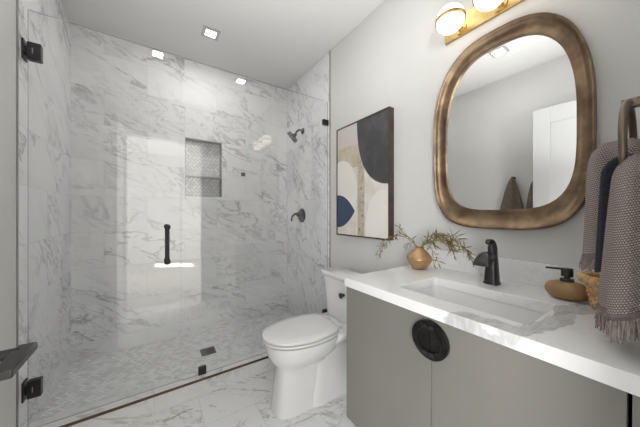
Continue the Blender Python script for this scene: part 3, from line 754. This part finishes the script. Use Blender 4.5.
# ------------------------------------------------------------------ mirror
mr = thing('wall_mirror', (XR, .5, 1.13), 'large rounded wall mirror with a wide concave bronze frame above the sink', 'mirror')
def contour(cy, cz, hy, hzu, hzd, eu, ed, x, n=96):
    out = []
    for i in range(n):
        t = 2*PI*i/n; c, s = math.cos(t), math.sin(t)
        k = .5+.5*math.tanh(s*3); e = ed*(1-k)+eu*k
        r = (abs(c)**e+abs(s)**e)**(-1/e); c *= r; s *= r
        out.append((x, cy+hy*c, cz+(hzu if s > 0 else hzd)*s))
    return out
def ctr(f, x): # f 0 outer .. 1 inner
    return contour(.504-.004*f, 1.56, .314-.056*f, .510-.070*f, (1.56-1.126)-.092*f, 2.7, 3.8, x)
b_ = bm_new()
loft(b_, [ctr(0.02, XR-.001), ctr(0, XR-.012), ctr(0, XR-.038), ctr(.05, XR-.044), ctr(.13, XR-.043), ctr(.22, XR-.034), ctr(.4, XR-.024), ctr(.6, XR-.019), ctr(.8, XR-.018), ctr(.94, XR-.021), ctr(1, XR-.019), ctr(1, XR-.004), ctr(.9, XR-.001)], False, False)
obj('frame', b_, M['frame'], mr, smooth=True, auto=60)
b_ = bm_new(); loft(b_, [ctr(.97, XR-.010), ctr(.97, XR-.003)]); obj('mirror_glass', b_, M['mirror'], mr)

# ------------------------------------------------------------------ vanity light
vl = thing('vanity_light', (XR, .5, 2.2), 'brass bar wall light with opal globes in brass rings above the mirror', 'wall light')
f = bm_new(); box(f, (XR-.016, .215, 2.150), (XR-.001, .765, 2.262)); obj('back_plate', f, M['brass'], vl, bevel=.002)
for gy in (.677, .495, .313):
    gx, gz, r = 1.252, 2.188, .066
    g = bm_new(); prof = []
    for i in range(1, 24):
        t = PI*i/24; prof.append((r*math.sin(t), gz-r*math.cos(t)))
    lathe(g, prof, (gx, gy, 0), 'Z', 40); gl = obj('globe', g, M['globe'], vl, smooth=True, auto=80)
    g = bm_new(); lathe(g, [(r-.001, gz-.011), (r+.004, gz-.011), (r+.004, gz+.003), (r-.001, gz+.003), (r-.001, gz-.011)], (gx, gy, 0), 'Z', 48, cap=False)
    obj('ring', g, M['brass'], vl, smooth=True)
    g = bm_new(); lathe(g, [(.012, gx+r-.004), (.012, XR-.016)], (0, gy, gz-.004), 'X', 16); lathe(g, [(.028, XR-.022), (.028, XR-.015)], (0, gy, gz-.004), 'X', 24); obj('arm', g, M['brass'], vl, smooth=True)

# ------------------------------------------------------------------ towel ring and towel (rear wall, right edge of view)
RX, RY, RZ, RR = .90, .077, 1.360, .090
tr_ = thing('towel_ring', (RX, YR, RZ+RR), 'dull bronze towel ring on the wall at the right end of the vanity', 'towel ring')
obj('wall_plate', B(((RX-.03, YR+.0006, RZ+RR-.03), (RX+.03, YR+.010, RZ+RR+.03))), M['bronze_ring'], tr_, bevel=.002)
obj('post', B(((RX-.010, YR+.01, RZ+RR-.010), (RX+.010, RY+.010, RZ+RR+.010))), M['bronze_ring'], tr_, bevel=.002)
b_ = bm_new(); tube(b_, [(RX+RR*math.cos(a), RY, RZ+RR*math.sin(a)) for a in [2*PI*k/64 for k in range(64)]], .0068, 14, True)
obj('ring', b_, M['bronze_ring'], tr_, smooth=True)
tw = thing('hand_towel', (RX, RY, .92), 'grey-mauve woven towel with fringed ends hanging through the ring at right', 'towel')
def tail(cx0, cx1, cy0, cy1, wx0, wx1, wy0, wy1, ztop, zbot, seed, rot0=0, rot1=0, nf=5, tops=1.0):
    """closed folded cloth column from z top to bottom"""
    rnd = random.Random(seed); ph = rnd.uniform(0, 6); rings = []; NZ = 30; NA = 96
    for j in range(NZ+1):
        f = j/NZ; z = ztop+(zbot-ztop)*f; k = f**.8
        cx = cx0+(cx1-cx0)*k; cy = cy0+(cy1-cy0)*k; wx = wx0+(wx1-wx0)*k; wy = wy0+(wy1-wy0)*k; ro = rot0+(rot1-rot0)*k
        cap = min(1, math.sqrt(max(0, 1-(1-min(1, f/.16))**2))*.96+.04)
        ring = []
        for i in range(NA):
            a = 2*PI*i/NA; r = (1+.085*math.sin(nf*a+ph+f*.8)+.03*math.sin((nf*2+1)*a+ph*2))*cap
            e = 2.6; c, s = math.cos(a), math.sin(a); q = (abs(c)**e+abs(s)**e)**(-1/e)*r
            X, Y = wx*c*q, wy*s*q
            ring.append((cx+X*math.cos(ro)-Y*math.sin(ro), cy+X*math.sin(ro)+Y*math.cos(ro), z-Y*.55*k))
        rings.append(ring)
    return rings
b_ = bm_new()
front = tail(.848, .885, .054, .066, .062, .085, .036, .050, 1.33, 1.008, 3, .1, .25)
back = tail(.975, 1.03, .098, .118, .085, .085, .050, .052, 1.385, 1.118, 5, .25, .3)
loft(b_, front, uv=True); loft(b_, back, uv=True)
obj('towel_cloth', b_, M['towel'], tw, smooth=True, auto=80)
b_ = bm_new(); loft(b_, tail(.925, .95, .075, .089, .055, .06, .042, .042, 1.34, 1.075, 9, 0, 0)); obj('inner_layer', b_, M['navy'], tw, smooth=True, auto=80); 
# plain hem band and fringe at both ends
def hemfr(rg, zt, L, seed):
    rnd = random.Random(seed); last = rg[-1]; n = len(last); cx = sum(p[0] for p in last)/n; cy = sum(p[1] for p in last)/n
    hb_ = bm_new(); band = [[(cx+(p[0]-cx)*s_, cy+(p[1]-cy)*s_, z+p[2]) for p in last] for z, s_ in ((0, 1.0), (-.003, 1.012), (-.013, 1.012), (-.015, .99))]
    loft(hb_, band); obj('hem', hb_, plain('towel_hem', (.17, .14, .135), .95, var=.2, scale=90), tw, smooth=True, auto=80)
    fr = bm_new()
    for i in range(0, n):
        for lay in (1.0, .93):
            p = last[i]; s_ = lay*rnd.uniform(.98, 1.03)
            a = Vector((cx+(p[0]-cx)*s_*.99, cy+(p[1]-cy)*s_*.99, p[2]-.012)); q = Vector((cx+(p[0]-cx)*s_*1.02, cy+(p[1]-cy)*s_*1.02, p[2]-.012-L*rnd.uniform(.75, 1.05)))
            q += Vector((rnd.uniform(-.005, .005), rnd.uniform(-.005, .005), 0)); m_ = (a+q)/2+Vector((rnd.uniform(-.003, .003), rnd.uniform(-.003, .003), 0))
            tube(fr, [a, m_, q], [.0019, .0016, .0011], 5)
    o = obj('fringe', fr, M['fringe'], tw, smooth=True); o['kind'] = 'stuff'
hemfr(front, .985, .048, 1); hemfr(back, 1.118, .035, 2)

# ------------------------------------------------------------------ brown towels on the left wall, seen in the mirror
for yy, zt, lb in ((1.075, 1.565, 'brown towel on a hook of the left wall, seen whole in the mirror'), (.895, 1.50, 'brown towel on a hook behind the open door, glimpsed in the mirror')):
    hk = thing('towel_hook', (XL, yy, zt+.03), 'black wall hook holding the ' + ('farther' if yy > 1 else 'nearer') + ' brown towel on the left wall', 'hook', 'towel hooks on the left wall')
    b_ = bm_new(); lathe(b_, [(.02, XL+.0006), (.02, XL+.006)], (0, yy, zt+.02), 'X', 20); obj('plate', b_, M['black'], hk, smooth=True)
    b_ = bm_new(); tube(b_, smoothpath([(XL+.005, yy, zt+.02), (XL+.035, yy, zt+.012), (XL+.05, yy, zt+.035)], 4), .006, 10); obj('peg', b_, M['black'], hk, smooth=True)
    bt = thing('bath_towel', (XL+.06, yy, .9), lb, 'towel', 'brown towels on the left wall')
    rg = []
    for j in range(25):
        f = j/24; z = zt+.022-f*.62; k = min(1, (f*1.6))**.7; wy = .012+(.10 if yy > 1 else .055)*k; wx = .008+.032*k
        rg.append([(XL+.047+wx*math.sin(a)*(1+.2*math.sin(5*a)), yy+wy*math.cos(a)*(1+.1*math.sin(7*a+1)), z) for a in [2*PI*q/60 for q in range(60)]])
    b_ = bm_new(); loft(b_, rg); obj('towel_cloth', b_, M['brownt'], bt, smooth=True, auto=80)
